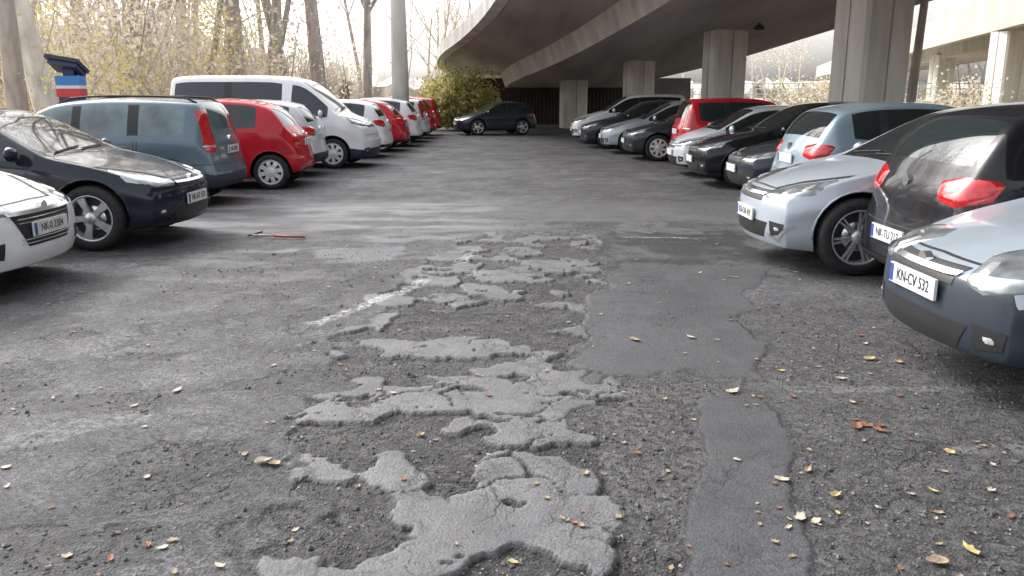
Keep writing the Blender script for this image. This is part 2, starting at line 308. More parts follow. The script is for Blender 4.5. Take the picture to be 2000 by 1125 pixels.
# ------------------------------------------------------------------ cars
TYPES={
'hatch':dict(top=[(0,.66),(.02,.70),(.06,.76),(.14,.85),(.22,.91),(.285,.96),(.36,1.13),(.44,1.32),(.475,1.385),(.53,1.435),(.62,1.46),(.72,1.45),(.80,1.42),(.86,1.375),(.885,1.345),(.93,1.19),(.965,1.04),(.985,.93),(1.,.86)],
  belt=[(0,.60),(.06,.69),(.14,.77),(.285,.89),(.5,.935),(.8,1.0),(.93,1.02),(1,.80)],Hr=1.46,ws=(.285,.475),rg=(.885,.965),sw=(.31,.86),bp=[(.575,.598,1),(.745,.76,1)],
  st=[0,.015,.04,.09,.15,.22,.285,.31,.36,.42,.475,.53,.575,.598,.66,.745,.76,.81,.86,.885,.925,.965,.985,1.]),
'wagon':dict(top=[(0,.66),(.02,.70),(.06,.76),(.14,.85),(.21,.91),(.27,.96),(.34,1.13),(.42,1.32),(.45,1.385),(.51,1.43),(.62,1.46),(.8,1.45),(.90,1.425),(.93,1.40),(.96,1.22),(.98,1.02),(.99,.93),(1.,.86)],
  belt=[(0,.60),(.06,.69),(.14,.77),(.27,.89),(.5,.93),(.8,.96),(.95,.98),(1,.80)],Hr=1.46,ws=(.27,.45),rg=(.93,.98),sw=(.29,.90),bp=[(.53,.552,1),(.715,.737,1)],
  st=[0,.015,.04,.09,.15,.21,.27,.29,.34,.40,.45,.50,.53,.552,.62,.715,.737,.80,.86,.90,.93,.955,.98,.99,1.]),
'mini':dict(top=[(0,.66),(.02,.74),(.06,.84),(.13,.93),(.22,1.0),(.29,1.13),(.38,1.34),(.42,1.41),(.5,1.47),(.6,1.49),(.72,1.46),(.80,1.40),(.845,1.34),(.89,1.2),(.93,1.05),(.97,.95),(1.,.84)],
  belt=[(0,.58),(.06,.72),(.13,.80),(.22,.91),(.5,.96),(.8,.99),(.93,.97),(1,.78)],Hr=1.49,ws=(.22,.42),rg=(.845,.93),sw=(.25,.78),bp=[(.56,.60,0)],
  st=[0,.015,.04,.09,.15,.22,.25,.31,.37,.42,.5,.56,.60,.66,.72,.78,.81,.845,.89,.93,.965,.985,1.]),
'van':dict(top=[(0,.85),(.02,.93),(.06,1.03),(.12,1.12),(.16,1.19),(.22,1.46),(.29,1.76),(.32,1.85),(.38,1.93),(.5,1.97),(.9,1.97),(.95,1.94),(.97,1.88),(.98,1.5),(.99,1.2),(1.,1.0)],
  belt=[(0,.78),(.06,.92),(.12,1.0),(.16,1.06),(.3,1.10),(.97,1.10),(1,.9)],Hr=1.97,ws=(.16,.32),rg=(.97,.985),sw=(.19,.95),bp=[(.37,.41,0),(.66,.68,1)],
  st=[0,.015,.04,.08,.12,.16,.19,.24,.28,.32,.37,.41,.48,.57,.66,.68,.76,.86,.95,.96,.97,.98,.99,1.]),
}
def car_body(T,Lc,W,Hc,pm,level,lowmat,RW,fx,rx,zbot=.2,glass=None,capk=2):
    hr=Hc/T['Hr']; st=T['st']; top=np.array(T['top']); bel=np.array(T['belt']); w2=W/2
    zt=[np.interp(s,top[:,0],top[:,1])*hr for s in st]; zb_=[min(np.interp(s,bel[:,0],bel[:,1])*hr,t-.035) for s,t in zip(st,zt)]
    wp=lambda m: np.interp(m,[0,.1,.4,.9,Lc-.9,Lc-.35,Lc-.08,Lc],[.84,.90,.965,1,1,.97,.91,.86])*w2
    fz=[0,.13,.34,.60,.82,1.];fy=[.925,.985,1.,.985,1.004,.985];nz=5;ny=12
    def side(i,k):
        s=st[i]*Lc; zs=zb_[i]-.045; zb0=np.interp(st[i],[0,.12,.3,.8,1],[zbot+.01,zbot-.02,zbot-.02,zbot,zbot+.08])
        return wp(s)*fy[k],zb0+fz[k]*(zs-zb0)
    def topc(i,j):
        s=st[i]*Lc; ww=wp(s); jj=min(j,ny-j); hc=max(zt[i]-zb_[i],.03)
        if jj==0: y,z=side(i,nz)
        else:
            y1,z1=ww*.958,zb_[i]; y3=ww*.95-.33*hc; z3=zb_[i]+hc*.86
            if jj==1:y,z=y1,z1
            elif jj==2:y,z=(y1+y3)/2+.03*min(1,hc*2.5),(z1+z3)/2
            elif jj==3:y,z=y3,z3
            elif jj==4:y,z=y3-.055,zt[i]-.028
            elif jj==5:y,z=(y3-.055)*.55,zt[i]-.006
            else:y,z=0,zt[i]
        return (y if j<=ny//2 else -y),z
    def off(s,y,z):
        a=min(1,abs(y)/w2)
        s+=.26*a**2.6*max(0,1-s/.95)+np.interp(z,[.2,.32,.5,.62,.75,.9],[.06,0,0,.015,.05,.12])*max(0,1-s/.35)
        e=Lc-s
        if e<1: s-=.16*a**3*max(0,1-e/.9)+np.interp(z,[.25,.35,.55,.62,.8,1.0],[.06,0,.005,.06,.08,.10])*max(0,1-e/.3)
        return s
    vid={};vs=[]
    def P(i,j,k):
        key=(i,j,k)
        if key in vid: return vid[key]
        if k==nz: y,z=topc(i,j)
        elif j in(0,ny): y,z=side(i,k); y=y if j==0 else -y
        else:
            ty,tz=topc(i,j);t0,tz0=topc(i,0);sy,sz=side(i,k); y=ty/t0*sy; z=sz+((tz-tz0)*fz[k]**2 if k>0 else 0)
        s=off(st[i]*Lc,y,z); vs.append((Lc/2-s,y,z)); vid[key]=len(vs)-1; return vid[key]
    fs=[];ms=[]
    ns=len(st)
    for i in range(ns-1):
        sm=(st[i]+st[i+1])/2
        for k in range(nz):
            m=lowmat if k==0 else 0
            if lowmat==4 and k<capk and (sm<.1 or (sm>.93 and k<2)): m=4
            fs.append((P(i,0,k),P(i,0,k+1),P(i+1,0,k+1),P(i+1,0,k)));ms.append(m)
            fs.append((P(i,ny,k),P(i+1,ny,k),P(i+1,ny,k+1),P(i,ny,k+1)));ms.append(m)
        for j in range(ny):
            jj=min(j,ny-1-j); m=0
            if jj in(1,2) and T['sw'][0]<=sm<=T['sw'][1]:
                m=1
                for a,b,bl in T['bp']:
                    if a<=sm<=b: m=2 if bl else 0
            if jj>=4 and (T['ws'][0]<=sm<=T['ws'][1] or T['rg'][0]<=sm<=T['rg'][1]): m=1
            fs.append((P(i,j,nz),P(i,j+1,nz),P(i+1,j+1,nz),P(i+1,j,nz)));ms.append(m)
            fs.append((P(i,j,0),P(i+1,j,0),P(i+1,j+1,0),P(i,j+1,0)));ms.append(3)
    for i in(0,ns-1):
        for j in range(ny):
            for k in range(nz):
                q=(P(i,j,k),P(i,j+1,k),P(i,j+1,k+1),P(i,j,k+1))
                if i: q=q[::-1]
                ck=capk if i==0 else min(capk,2)
                fs.append(q);ms.append(lowmat if k==0 else (lowmat if (lowmat==4 and k<ck) else 0))
    me=bpy.data.meshes.new("body"); me.from_pydata(vs,[],fs)
    mats=[pm,glass or M_glass,M_blk,M_under,M_gplas_shade]
    for m in mats: me.materials.append(m)
    me.polygons.foreach_set('material_index',ms); me.update()
    bm=bmesh.new(); bm.from_mesh(me); bmesh.ops.recalc_face_normals(bm,faces=bm.faces)
    cl=bm.edges.layers.float.get('crease_edge') or bm.edges.layers.float.new('crease_edge')
    for e in bm.edges:
        if len(e.link_faces)==2 and e.link_faces[0].material_index!=e.link_faces[1].material_index: e[cl]=.25
    bm.to_mesh(me); bm.free()
    ob=bpy.data.objects.new("body",me); COL.objects.link(ob)
    cb=MB(); Rc=RW+.045
    for wx_ in (fx,rx):
        for sy in(1,-1):
            n_=36;vv=[];ff=[]
            ya=sy*(w2-.30);yb=sy*(w2+.25)
            for yy in(ya,yb):
                for q in range(n_):
                    t=2*math.pi*q/n_; vv.append((wx_+Rc*math.cos(t),yy,RW+.01+Rc*math.sin(t)))
            for q in range(n_): ff.append((q,(q+1)%n_,n_+(q+1)%n_,n_+q))
            ff.append(tuple(range(n_-1,-1,-1)));ff.append(tuple(range(n_,2*n_)))
            cb.add(vv,ff,3)
    cut=cb.build("cut",mats); b2=bmesh.new(); b2.from_mesh(cut.data); bmesh.ops.recalc_face_normals(b2,faces=b2.faces); b2.to_mesh(cut.data); b2.free()
    s_=ob.modifiers.new("s",'SUBSURF'); s_.levels=level; s_.render_levels=level
    dg=bpy.context.evaluated_depsgraph_get()
    bvh=BVHTree.FromObject(ob,dg)
    b_=ob.modifiers.new("b",'BOOLEAN'); b_.operation='DIFFERENCE'; b_.object=cut; b_.solver='EXACT'
    dg=bpy.context.evaluated_depsgraph_get(); me2=bpy.data.meshes.new_from_object(ob.evaluated_get(dg))
    ob.modifiers.clear(); ob.data=me2; bpy.data.objects.remove(cut)
    me2.polygons.foreach_set('use_smooth',[True]*len(me2.polygons))
    try: me2.set_sharp_from_angle(angle=math.radians(38))
    except Exception: pass
    return ob,bvh

WH={}
def wheel_mesh(style,R):
    key=(style,round(R,3))
    if key in WH: return WH[key]
    m=MB(); N_=40
    def lathe(prof,mi):
        vs=[];fs=[]
        for (r_,y) in prof:
            for q in range(N_): t=2*math.pi*q/N_; vs.append((r_*math.cos(t),y,r_*math.sin(t)))
        for a in range(len(prof)-1):
            for q in range(N_): q2=(q+1)%N_; fs.append((a*N_+q,a*N_+q2,(a+1)*N_+q2,(a+1)*N_+q))
        m.add(vs,fs,mi,True)
    rr=R*.70
    lathe([(rr,-.1),(R*.93,-.1),(R*.99,-.075),(R,-.03),(R,.03),(R*.99,.075),(R*.94,.10),(rr*1.12,.108),(rr*1.02,.098),(rr,.09)],0)
    lathe([(rr*1.02,.10),(rr*.97,.104),(rr*.94,.085),(rr*.92,.0),(rr*.9,-.05)],1)
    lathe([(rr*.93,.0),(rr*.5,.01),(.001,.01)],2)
    lathe([(rr*.55,.02),(rr*.5,.03),(.001,.03)],3)
    def spoke(t,w0,w1,r0,r1,y0,y1,th=.02,mi=1):
        vs=[]
        for r_,w_,y_ in((r0,w0,y0),(( r0+r1)/2,(w0+w1)/2*.92,(y0+y1)/2+.006),(r1,w1,y1)):
            for sx,dy in((-1,-th),(-.8,0),(.8,0),(1,-th)):
                a=Vector((r_,y_+dy,sx*w_/2)); ct,sn=math.cos(t),math.sin(t); vs.append((a.x*ct-a.z*sn,a.y,a.x*sn+a.z*ct))
        fs=[]
        for a in range(2):
            for q in range(3): fs.append((a*4+q,a*4+q+1,a*4+4+q+1,a*4+4+q))
        m.add(vs,fs,mi,False)
    if style=='five':
        for q in range(5):
            t=2*math.pi*q/5+math.pi/2
            spoke(t,.075,.055,.03,rr*.97,.085,.088)
            spoke(t+.14,.03,.03,rr*.45,rr*.97,.08,.088); spoke(t-.14,.03,.03,rr*.45,rr*.97,.08,.088)
        lathe([(.06,.075),(.055,.092),(.001,.095)],1)
    elif style=='multi':
        for q in range(7):
            t=2*math.pi*q/7+.1
            spoke(t-.09,.026,.02,.04,rr*.97,.075,.092); spoke(t+.09,.026,.02,.04,rr*.97,.075,.092)
        lathe([(.065,.065),(.055,.085),(.001,.088)],1)
    else:
        lathe([(rr*.97,.09),(rr*.85,.094)],4); lathe([(rr*.42,.10),(rr*.2,.112),(.001,.115)],4)
        for q in range(8): spoke(2*math.pi*q/8,.075,.085,rr*.38,rr*.9,.1,.093,mi=4)
    me=bpy.data.meshes.new("wheel_"+style); me.from_pydata(m.v,[],m.f)
    for q in(M_rub,M_rim,M_rimd,M_chr,M_capw): me.materials.append(q)
    me.polygons.foreach_set('material_index',m.m); me.polygons.foreach_set('use_smooth',m.sm); me.update()
    b2=bmesh.new(); b2.from_mesh(me); bmesh.ops.recalc_face_normals(b2,faces=b2.faces); b2.to_mesh(me); b2.free()
    WH[key]=me; return me

def make_car(name,typ,pm,tip,end,heading,L=4.0,W=1.7,Hc=1.46,level=1,wheel='five',low=2,R=.315,plate=None,rear='std',front='std',rails=False,zbot=.2,plz=None,rplz=None,fxo=.76,rxo=.74,glass=None,capk=2,biggrille=False,fogtrim=False):
    T=TYPES[typ]; fx=L/2-fxo; rx=-L/2+rxo
    h=math.radians(heading); fw=Vector((math.cos(h),math.sin(h),0))
    c=Vector((tip[0],tip[1],0))-fw*(L/2)*(1 if end=='nose' else -1)
    e=bpy.data.objects.new(name,None); COL.objects.link(e); e.empty_display_size=.3; e.location=c; e.rotation_euler=(0,0,h)
    ob,bvh=car_body(T,L,W,Hc,pm,level,low,R,fx,rx,zbot,glass,capk); ob.parent=e
    for nm,x,sy in(("wheel_front_left",fx,1),("wheel_front_right",fx,-1),("wheel_rear_left",rx,1),("wheel_rear_right",rx,-1)):
        wo=bpy.data.objects.new(nm,wheel_mesh(wheel,R)); COL.objects.link(wo); wo.parent=e; wo.location=(x,sy*(W/2-.115),R)
        wo.rotation_euler=(0,random.uniform(0,1.2),0 if sy>0 else math.pi)
    m=MB(); A=L/2; k=W/1.77; hr=Hc/T['Hr']
    # slots: 0 paint 1 glass 2 black 3 chrome 4 headlight 5 red 6 plate 7 blue 8 reflector
    def decal(top,bot,alpha,mi,off=.006,nr=4,nc=6,mirror=True,sink=True):
        for sg in((1,-1) if mirror else (1,)):
            al=math.radians(alpha); nn=Vector((math.cos(al),math.sin(al)*sg,0))
            def along(pl,t):
                t*=len(pl)-1; i=min(int(t),len(pl)-2); f=t-i; return Vector(pl[i])*(1-f)+Vector(pl[i+1])*f
            vs=[]
            for a in range(nr+1):
                for b in range(nc+1):
                    p=along(top,b/nc)*(1-a/nr)+along(bot,b/nc)*(a/nr); p=Vector((p.x,p.y*sg,p.z))
                    hit,no,_,_=bvh.ray_cast(p+nn*3,-nn,6)
                    if hit is None: hit,no,_,_=bvh.find_nearest(p)
                    o_=-.004 if (sink and (a in(0,nr) or b in(0,nc))) else off
                    vs.append(hit+no*o_)
            fs=[(a*(nc+1)+b,a*(nc+1)+b+1,(a+1)*(nc+1)+b+1,(a+1)*(nc+1)+b) for a in range(nr) for b in range(nc)]
            m.add(vs,fs,mi,True)
    def Q(*p): return [(x,y*k,z*hr if typ!='van' else z) for x,y,z in p]
    z0=.26 if typ=='van' else 0
    if front=='std':
        decal(Q((A,.44,.69+z0),(A-.12,.62,.76+z0),(A-.5,.86,.84+z0)),Q((A,.42,.63+z0),(A,.68,.62+z0),(A-.3,.86,.69+z0)),35,4,off=.012,nr=5,nc=12)
        decal(Q((A,.47,.715+z0),(A-.12,.62,.775+z0),(A-.52,.86,.855+z0)),Q((A,.47,.70+z0),(A-.12,.62,.76+z0),(A-.5,.86,.84+z0)),35,2,off=.004,nr=1,nc=10,sink=False)
        decal(Q((A-.1,.60,.715+z0),(A-.14,.70,.73+z0)),Q((A-.05,.60,.645+z0),(A-.10,.70,.655+z0)),35,8,off=.020,nr=3,nc=3)
        decal(Q((A-.2,.75,.755+z0),(A-.33,.82,.79+z0)),Q((A-.15,.76,.68+z0),(A-.26,.82,.71+z0)),40,8,off=.020,nr=3,nc=3)
    else:
        decal(Q((A,.46,.76),(A,.6,.80),(A-.4,.8,.78)),Q((A,.46,.62),(A,.62,.58),(A-.3,.8,.64)),30,4,off=.016,nr=5,nc=8)
        decal(Q((A,.5,.74),(A,.62,.76)),Q((A,.5,.64),(A,.63,.62)),30,8,off=.024,nr=3,nc=3)
    if biggrille:
        decal(Q((A,-.44,.63),(A,.44,.63)),Q((A,-.30,.38),(A,.30,.38)),0,2,off=.004,nr=4,nc=10,mirror=False,sink=False)
        for zz in(.60,.57,.44,.41): decal(Q((A,-.38,zz),(A,.38,zz)),Q((A,-.38,zz-.008),(A,.38,zz-.008)),0,3,off=.010,nr=1,nc=8,mirror=False,sink=False)
        decal(Q((A,-.47,.65),(A,.47,.65)),Q((A,-.46,.625),(A,.46,.625)),0,3,off=.014,nr=1,nc=8,mirror=False,sink=False)
    else:
        decal(Q((A,-.36,.69+z0),(A,.36,.69+z0)),Q((A,-.34,.60+z0),(A,.34,.60+z0)),0,2,off=.004,nr=3,nc=8,mirror=False,sink=False)
        decal(Q((A,-.37,.665+z0),(A,.37,.665+z0)),Q((A,-.36,.645+z0),(A,.36,.645+z0)),0,3,off=.014,nr=1,nc=8,mirror=False,sink=False)
        decal(Q((A,-.5,.42),(A,0,.43),(A,.5,.42)),Q((A,-.42,.28),(A,0,.275),(A,.42,.28)),0,2,off=.004,nr=3,nc=10,mirror=False,sink=False)
    decal(Q((A,.56,.44),(A,.78,.43)),Q((A,.58,.31),(A,.76,.34)),20,2,off=.004,nr=3,nc=5,sink=False)
    if fogtrim: decal(Q((A,.55,.33),(A,.68,.30),(A,.84,.44)),Q((A,.55,.305),(A,.69,.27),(A,.86,.42)),20,3,off=.012,nr=1,nc=8,sink=False)
    decal(Q((A,.62,.41),(A,.73,.41)),Q((A,.63,.34),(A,.73,.35)),20,8,off=.012,nr=2,nc=3)
    if level>1 or typ=='van':
        def seam(p0,p1,wd=.010,al=90):
            p0=Vector(p0);p1=Vector(p1); d=(p1-p0).normalized(); s_=Vector((d.z,0,-d.x))*wd/2
            decal([tuple(p0+s_),tuple(p1+s_)],[tuple(p0-s_),tuple(p1-s_)],al,2,off=.0015,nr=1,nc=10,sink=False)
        b0=.90*hr; sw=T['sw']; dx=[A-(sw[0]+.02)*L]+[A-(a+b)/2*L for a,b,_ in T['bp']][:2]
        for q in dx: seam((q,W/2,b0),(q+.02,W/2,zbot+.1))
        if typ!='mini': seam((dx[-1],W/2,zbot+.1),(dx[-1]-.05,W/2,b0))
        seam((dx[0],W/2,zbot+.11),(dx[-1],W/2,zbot+.11),.012)
        for q in dx[1:]:
            decal([(q+.08,W/2,.83*hr),(q+.24,W/2,.84*hr)],[(q+.08,W/2,.80*hr),(q+.24,W/2,.805*hr)],90,0,off=.03,nr=2,nc=4)
        decal(Q((A,-.62,.705),(A,0,.72),(A,.62,.705)),Q((A,-.62,.697),(A,0,.712),(A,.62,.697)),0,2,off=.0015,nr=1,nc=12,mirror=False,sink=False)
        decal([(-A,-.62*k,.60),(-A,.62*k,.60)],[(-A,-.62*k,.592),(-A,.62*k,.592)],180,2,off=.0015,nr=1,nc=10,mirror=False,sink=False)
        seam((-A+.42,W/2,.60),(-A+.05,W/2,.60),.009,120)
        for wx_ in(fx,rx):
            for sg in(1,-1):
                pts=[]
                for q in range(15):
                    t=math.pi*(q/14)*1.06-.1; px_,pz_=wx_+(R+.052)*math.cos(t),R+.01+(R+.052)*math.sin(t)
                    hit,no,_,_=bvh.ray_cast(Vector((px_,sg*3,pz_)),Vector((0,-sg,0)),6)
                    if hit: pts.append(hit+Vector((0,-.004*sg,0)))
                if len(pts)>3: m.tube(pts,[.011]*len(pts),5,0 if low!=4 else 2)
    mx=A-(T['ws'][0]+.065)*L; mz=(np.interp(T['ws'][0]+.08,[q[0] for q in T['belt']],[q[1] for q in T['belt']])+.05)*hr
    for sg in(1,-1):
        vs=[];fs=[];n1,n2=8,6
        for a in range(n2+1):
            ph=math.pi*a/n2
            for b in range(n1):
                th=2*math.pi*b/n1; vs.append((mx+.06*math.sin(ph)*math.cos(th)*(1 if math.cos(th)>0 else .5),sg*(W/2+.07+.11*math.cos(ph)*-1*.9),mz+.03+.075*math.sin(ph)*math.sin(th)))
        for a in range(n2):
            for b in range(n1): fs.append((a*n1+b,a*n1+(b+1)%n1,(a+1)*n1+(b+1)%n1,(a+1)*n1+b))
        m.add(vs,fs,0,True); m.box((mx,sg*(W/2-.02),mz-.03),(.03,.06,.02),2)
    if rear=='std':
        decal([(-A,.55*k,.93*hr),(-A+.1,.75*k,.98*hr),(-A+.4,.86*k,.95*hr)],[(-A,.55*k,.80*hr),(-A+.05,.75*k,.76*hr),(-A+.28,.86*k,.82*hr)],145,5,off=.014,nr=5,nc=9)
    elif rear=='tall':
        decal([(-A,.66*k,1.33*hr),(-A+.30,.80*k,1.33*hr)],[(-A,.66*k,.72*hr),(-A+.16,.86*k,.72*hr)],140,5,off=.012,nr=9,nc=4)
        decal([(-A,.66*k,.86*hr),(-A+.20,.86*k,.86*hr)],[(-A,.66*k,.80*hr),(-A+.20,.86*k,.80*hr)],140,3,off=.018,nr=2,nc=4)
    elif rear=='round':
        decal([(-A,.62*k,.92*hr),(-A+.14,.78*k,.92*hr)],[(-A,.62*k,.66*hr),(-A+.14,.78*k,.68*hr)],150,5,off=.016,nr=5,nc=4)
    decal(Q((-A,-.55,.34),(-A,.55,.34)),Q((-A,-.5,.27),(-A,.5,.27)),180,2,off=.004,nr=2,nc=8,mirror=False,sink=False)
    decal(Q((-A,.55,.46),(-A,.74,.46)),Q((-A,.55,.42),(-A,.74,.42)),170,5,off=.005,nr=1,nc=3)
    fpz=plz or .46; rpz=rplz or .76*hr
    def plate_at(al,z):
        s_=1 if al==0 else -1
        xx=max(s_*bvh.ray_cast(Vector((s_*4,0,z+dz)),Vector((-s_,0,0)),6)[0].x for dz in(-.05,0,.05))
        X0=s_*(xx+.008)
        m.box((X0,0,z),(.008,.25,.055),6); m.box((X0+s_*.006,-s_*.226,z),(.005,.018,.048),7)
        return X0+s_*.0095
    X0=plate_at(0,fpz); X1=plate_at(180,rpz)
    if plate:
        for (xx,zz,sg) in((X0,fpz,1),(X1,rpz,-1)):
            cu=bpy.data.curves.new("plate_text",'FONT'); cu.body=plate; cu.size=.088; cu.align_x='CENTER'; cu.align_y='CENTER'; cu.extrude=.001; cu.materials.append(M_ptext)
            t=bpy.data.objects.new("plate_text",cu); COL.objects.link(t); t.parent=e; t.location=(xx,0.015*sg,zz); t.scale=(.84,1,1)
            t.rotation_euler=(math.pi/2,0,math.pi/2*sg)
    if rails:
        for sg in(1,-1):
            pts=[]
            for q in range(14):
                x=A-L*(.47+.44*q/13); hit,no,_,_=bvh.ray_cast(Vector((x,sg*.50*k,3)),Vector((0,0,-1)),4)
                pts.append(hit+Vector((0,0,.045 if 0<q<13 else 0)))
            m.tube(pts,[.014]*14,6,2)
    for s_,z in((1,.655+z0),(-1,.90*hr)):
        hit,no,_,_=bvh.ray_cast(Vector((s_*4,0,z)),Vector((-s_,0,0)),6)
        if hit:
            vs=[];n_=16
            for q in range(n_): t=2*math.pi*q/n_; vs.append((hit.x+s_*.02,.045*math.cos(t),z+.045*math.sin(t)))
            for q in range(n_): t=2*math.pi*q/n_; vs.append((hit.x-s_*.02,.047*math.cos(t),z+.047*math.sin(t)))
            m.add(vs,[tuple(range(n_))]+[(q,(q+1)%n_,n_+(q+1)%n_,n_+q) for q in range(n_)],3)
    for y0,y1 in((-.55,.02),(.0,.52)):
        pts=[]
        for q in range(6):
            y=(y0+(y1-y0)*q/5)*k; x=A-(T['ws'][0]+.012+.012*q/5)*L; hit,no,_,_=bvh.ray_cast(Vector((x,y,3)),Vector((0,0,-1)),4); pts.append(hit+Vector((0,0,.012)))
        m.tube(pts,[.008]*6,4,2)
    m.build("lights_and_trim",[pm,M_glass,M_blk,M_chr,M_headl,M_red,M_plate,M_blue,M_refl],e)
    return e
C='parked_car'
# left row
make_car(C,'hatch',P_white,(-3.72,6.55),'nose',1,L=3.8,level=2,Hc=1.44,plate="NK-0 2304",plz=.50,wheel='multi',biggrille=True,low=0)
make_car(C,'hatch',P_blackblue,(-3.42,8.9),'nose',-1,L=4.05,level=2,Hc=1.42,plate="NK-AT 510",wheel='five',R=.325)
make_car(C,'wagon',P_gray,(-3.98,12.05),'tail',182,L=4.2,level=2,Hc=1.5,rear='tall',rails=True,plate="NK-SV 88",wheel='multi',glass=M_glass_sky,low=4)
make_car(C,'mini',P_red,(-3.5,14.5),'tail',184,L=3.3,level=2,Hc=1.49,W=1.62,rear='round',wheel='cap',R=.29,front='round',rxo=.56,fxo=.62,low=0)
make_car(C,'hatch',P_lgray,(-3.7,16.55),'tail',183,L=3.6,W=1.6,Hc=1.47,low=4)
make_car('parked_van','van',P_white,(-3.0,18.7),'nose',-2,L=4.6,W=1.88,Hc=1.98,low=4,level=2,rear='tall',wheel='cap',R=.32,fxo=.82,rxo=.85,plz=.55)
make_car(C,'hatch',P_white,(-3.1,21.6),'tail',181,L=3.8)
make_car(C,'mini',P_red,(-2.95,24.1),'tail',181,L=3.6,W=1.65,rear='std',wheel='cap')
make_car(C,'hatch',P_white,(-2.85,26.5),'tail',181,L=3.9,Hc=1.5)
make_car(C,'wagon',P_lgray,(-2.85,29.1),'tail',180,L=4.1,rear='tall')
make_car(C,'hatch',P_red,(-2.85,31.6),'tail',180,L=3.8,Hc=1.55)
make_car(C,'wagon',P_red,(-2.85,34.2),'tail',180,L=3.9,Hc=1.5)
make_car(C,'hatch',P_dgray,(-2.35,34.2),'nose',198,L=3.4,Hc=1.34)
# right row
make_car(C,'hatch',P_mid,(2.16,4.32),'nose',180,L=3.8,W=1.6,level=2,Hc=1.42,plate="KN-CV 532",plz=.54,zbot=.25,low=4,front='round',capk=5)  # whole nose cap coloured dark to paint in the shade on it
make_car(C,'hatch',P_black,(2.74,5.94),'tail',0,L=3.9,W=1.6,level=2,Hc=1.5,rear='std',plate="NK-TU 217",wheel='multi',rplz=.52,low=0)
make_car(C,'hatch',P_silver,(2.2,7.7),'nose',180,L=4.0,W=1.66,level=2,Hc=1.45,plate="KN-OA 419",wheel='multi',R=.335,low=0,fogtrim=True)
make_car(C,'hatch',P_silverblue,(3.4,10.5),'tail',0,L=3.8,level=2,Hc=1.46)
make_car(C,'hatch',P_dgray,(3.35,12.65),'nose',180,L=3.8,W=1.65,level=2,Hc=1.36)
make_car(C,'hatch',P_black,(3.12,14.6),'nose',179,L=3.9,W=1.66,level=2,Hc=1.44)
make_car(C,'mini',P_lgray,(3.12,16.45),'nose',180,L=3.5,W=1.6,Hc=1.36)
make_car(C,'wagon',P_red,(3.5,18.3),'tail',0,L=3.7,W=1.66,Hc=1.5,rear='tall')
make_car(C,'hatch',P_dgray,(2.76,20.75),'nose',180,L=3.8,Hc=1.42,wheel='cap')
make_car(C,'hatch',P_silver,(2.45,23.2),'nose',180,L=3.9,Hc=1.42)
make_car(C,'hatch',P_dgray,(2.1,25.7),'nose',180,L=3.9,Hc=1.42)
make_car(C,'wagon',P_white,(2.0,28.3),'nose',180,L=4.0,Hc=1.62)

# ------------------------------------------------------------------ overpass
M_conc=mat("concrete",(.48,.465,.43),.85,noise=(1.3,.25,9,(1,1,.35)),bump=(25,.25))
M_concd=mat("concrete_underside",(.44,.41,.37),.9,noise=(.8,.3,9,(1,.15,1)),bump=(18,.2))
M_conl=mat("concrete_parapet",(.58,.57,.54),.85,noise=(1.6,.2,9,(1,1,.4)),bump=(25,.2))
M_pil=mat("concrete_pillar",(.60,.585,.535),.85,noise=(2.2,.22,9,(1,1,.2)),bump=(25,.25))
M_dark=mat("dark_joint",(.05,.05,.05),.9)
yk=[-8,2,10,18,27,34,42,50,58]
par=dict(xo=[2.8,2.2,1.5,.6,-.25,-1.6,-3.75,-3.9,-2.4],zo=[6.4,6,5.6,5.1,4.5,3.9,3.3,2.8,2.35],xg=[5.4,5.2,4.9,4.4,3.4,1.9,0,-.6,.4],zg=[5.1,4.8,4.5,4.1,3.55,2.85,2.28,1.9,1.6],
 xr=[12,11.8,11.5,11,10,8.6,6.6,6.,7],xR=[13.8,13.5,13.2,12.6,11.2,9.9,8,7.5,8.5])
def smooth_interp(y,a):
    t=np.array([y-3,y-1.5,y,y+1.5,y+3]); return float(np.mean(np.interp(t,yk,a)))
def deck(name,secfn,ysl,mats,mis):
    m=MB();vs=[]
    secs=[secfn(y) for y in ysl]; K=len(secs[0])
    for s_,y in zip(secs,ysl): vs+= [(p[0],y,p[1]) for p in s_]
    for i in range(len(ysl)-1):
        for q in range(K):
            q2=(q+1)%K; m.add([vs[i*K+q],vs[i*K+q2],vs[(i+1)*K+q2],vs[(i+1)*K+q]],[(0,1,2,3)],mis[q])
    m.add(vs[:K],[tuple(range(K))],mis[0]); m.add(vs[-K:],[tuple(range(K-1,-1,-1))],mis[0])
    return m.build(name,mats)
def sec1(y):
    g_=lambda k:smooth_interp(y,par[k]); xo,zo,xg,zg,xr,xR=[g_(k) for k in('xo','zo','xg','zg','xr','xR')]
    zR=zg+.55; zt_=zo+.3; pp=.62
    return [(xo-.12,zo+pp),(xo-.15,zo+.02),(xo+.25,zo-.02),(xo+.3,zo+.03),(xg-.25,zg+.72),(xg,zg),(xr,zg),(xr+.15,zR-.1),(xR,zR),(xR+.05,zR+.9),(xR-.2,zR+.9),(xR-.22,zt_+.1),(xo+.2,zt_+.1),(xo+.15,zo+pp)]
deck("highway_overpass_ramp",sec1,list(np.arange(-8,58,.8)),[M_conc,M_concd,M_conl,M_dark],[2,2,3,1,0,1,0,1,2,2,2,1,2,2])
def sec2(y):
    x=17.2+(y-24)*.27; z=4.25
    return [(x,z+1.5),(x-.05,z+.0),(x+.35,z),(x+.4,z+.5),(x+2.2,z+.5),(x+2.3,z-.25),(x+6.5,z-.25),(x+6.6,z+.4),(x+9,z+.5),(x+9,z+1.5),(x+8.8,z+1.5),(x+8.8,z+.9),(x+.25,z+.9),(x+.25,z+1.5)]
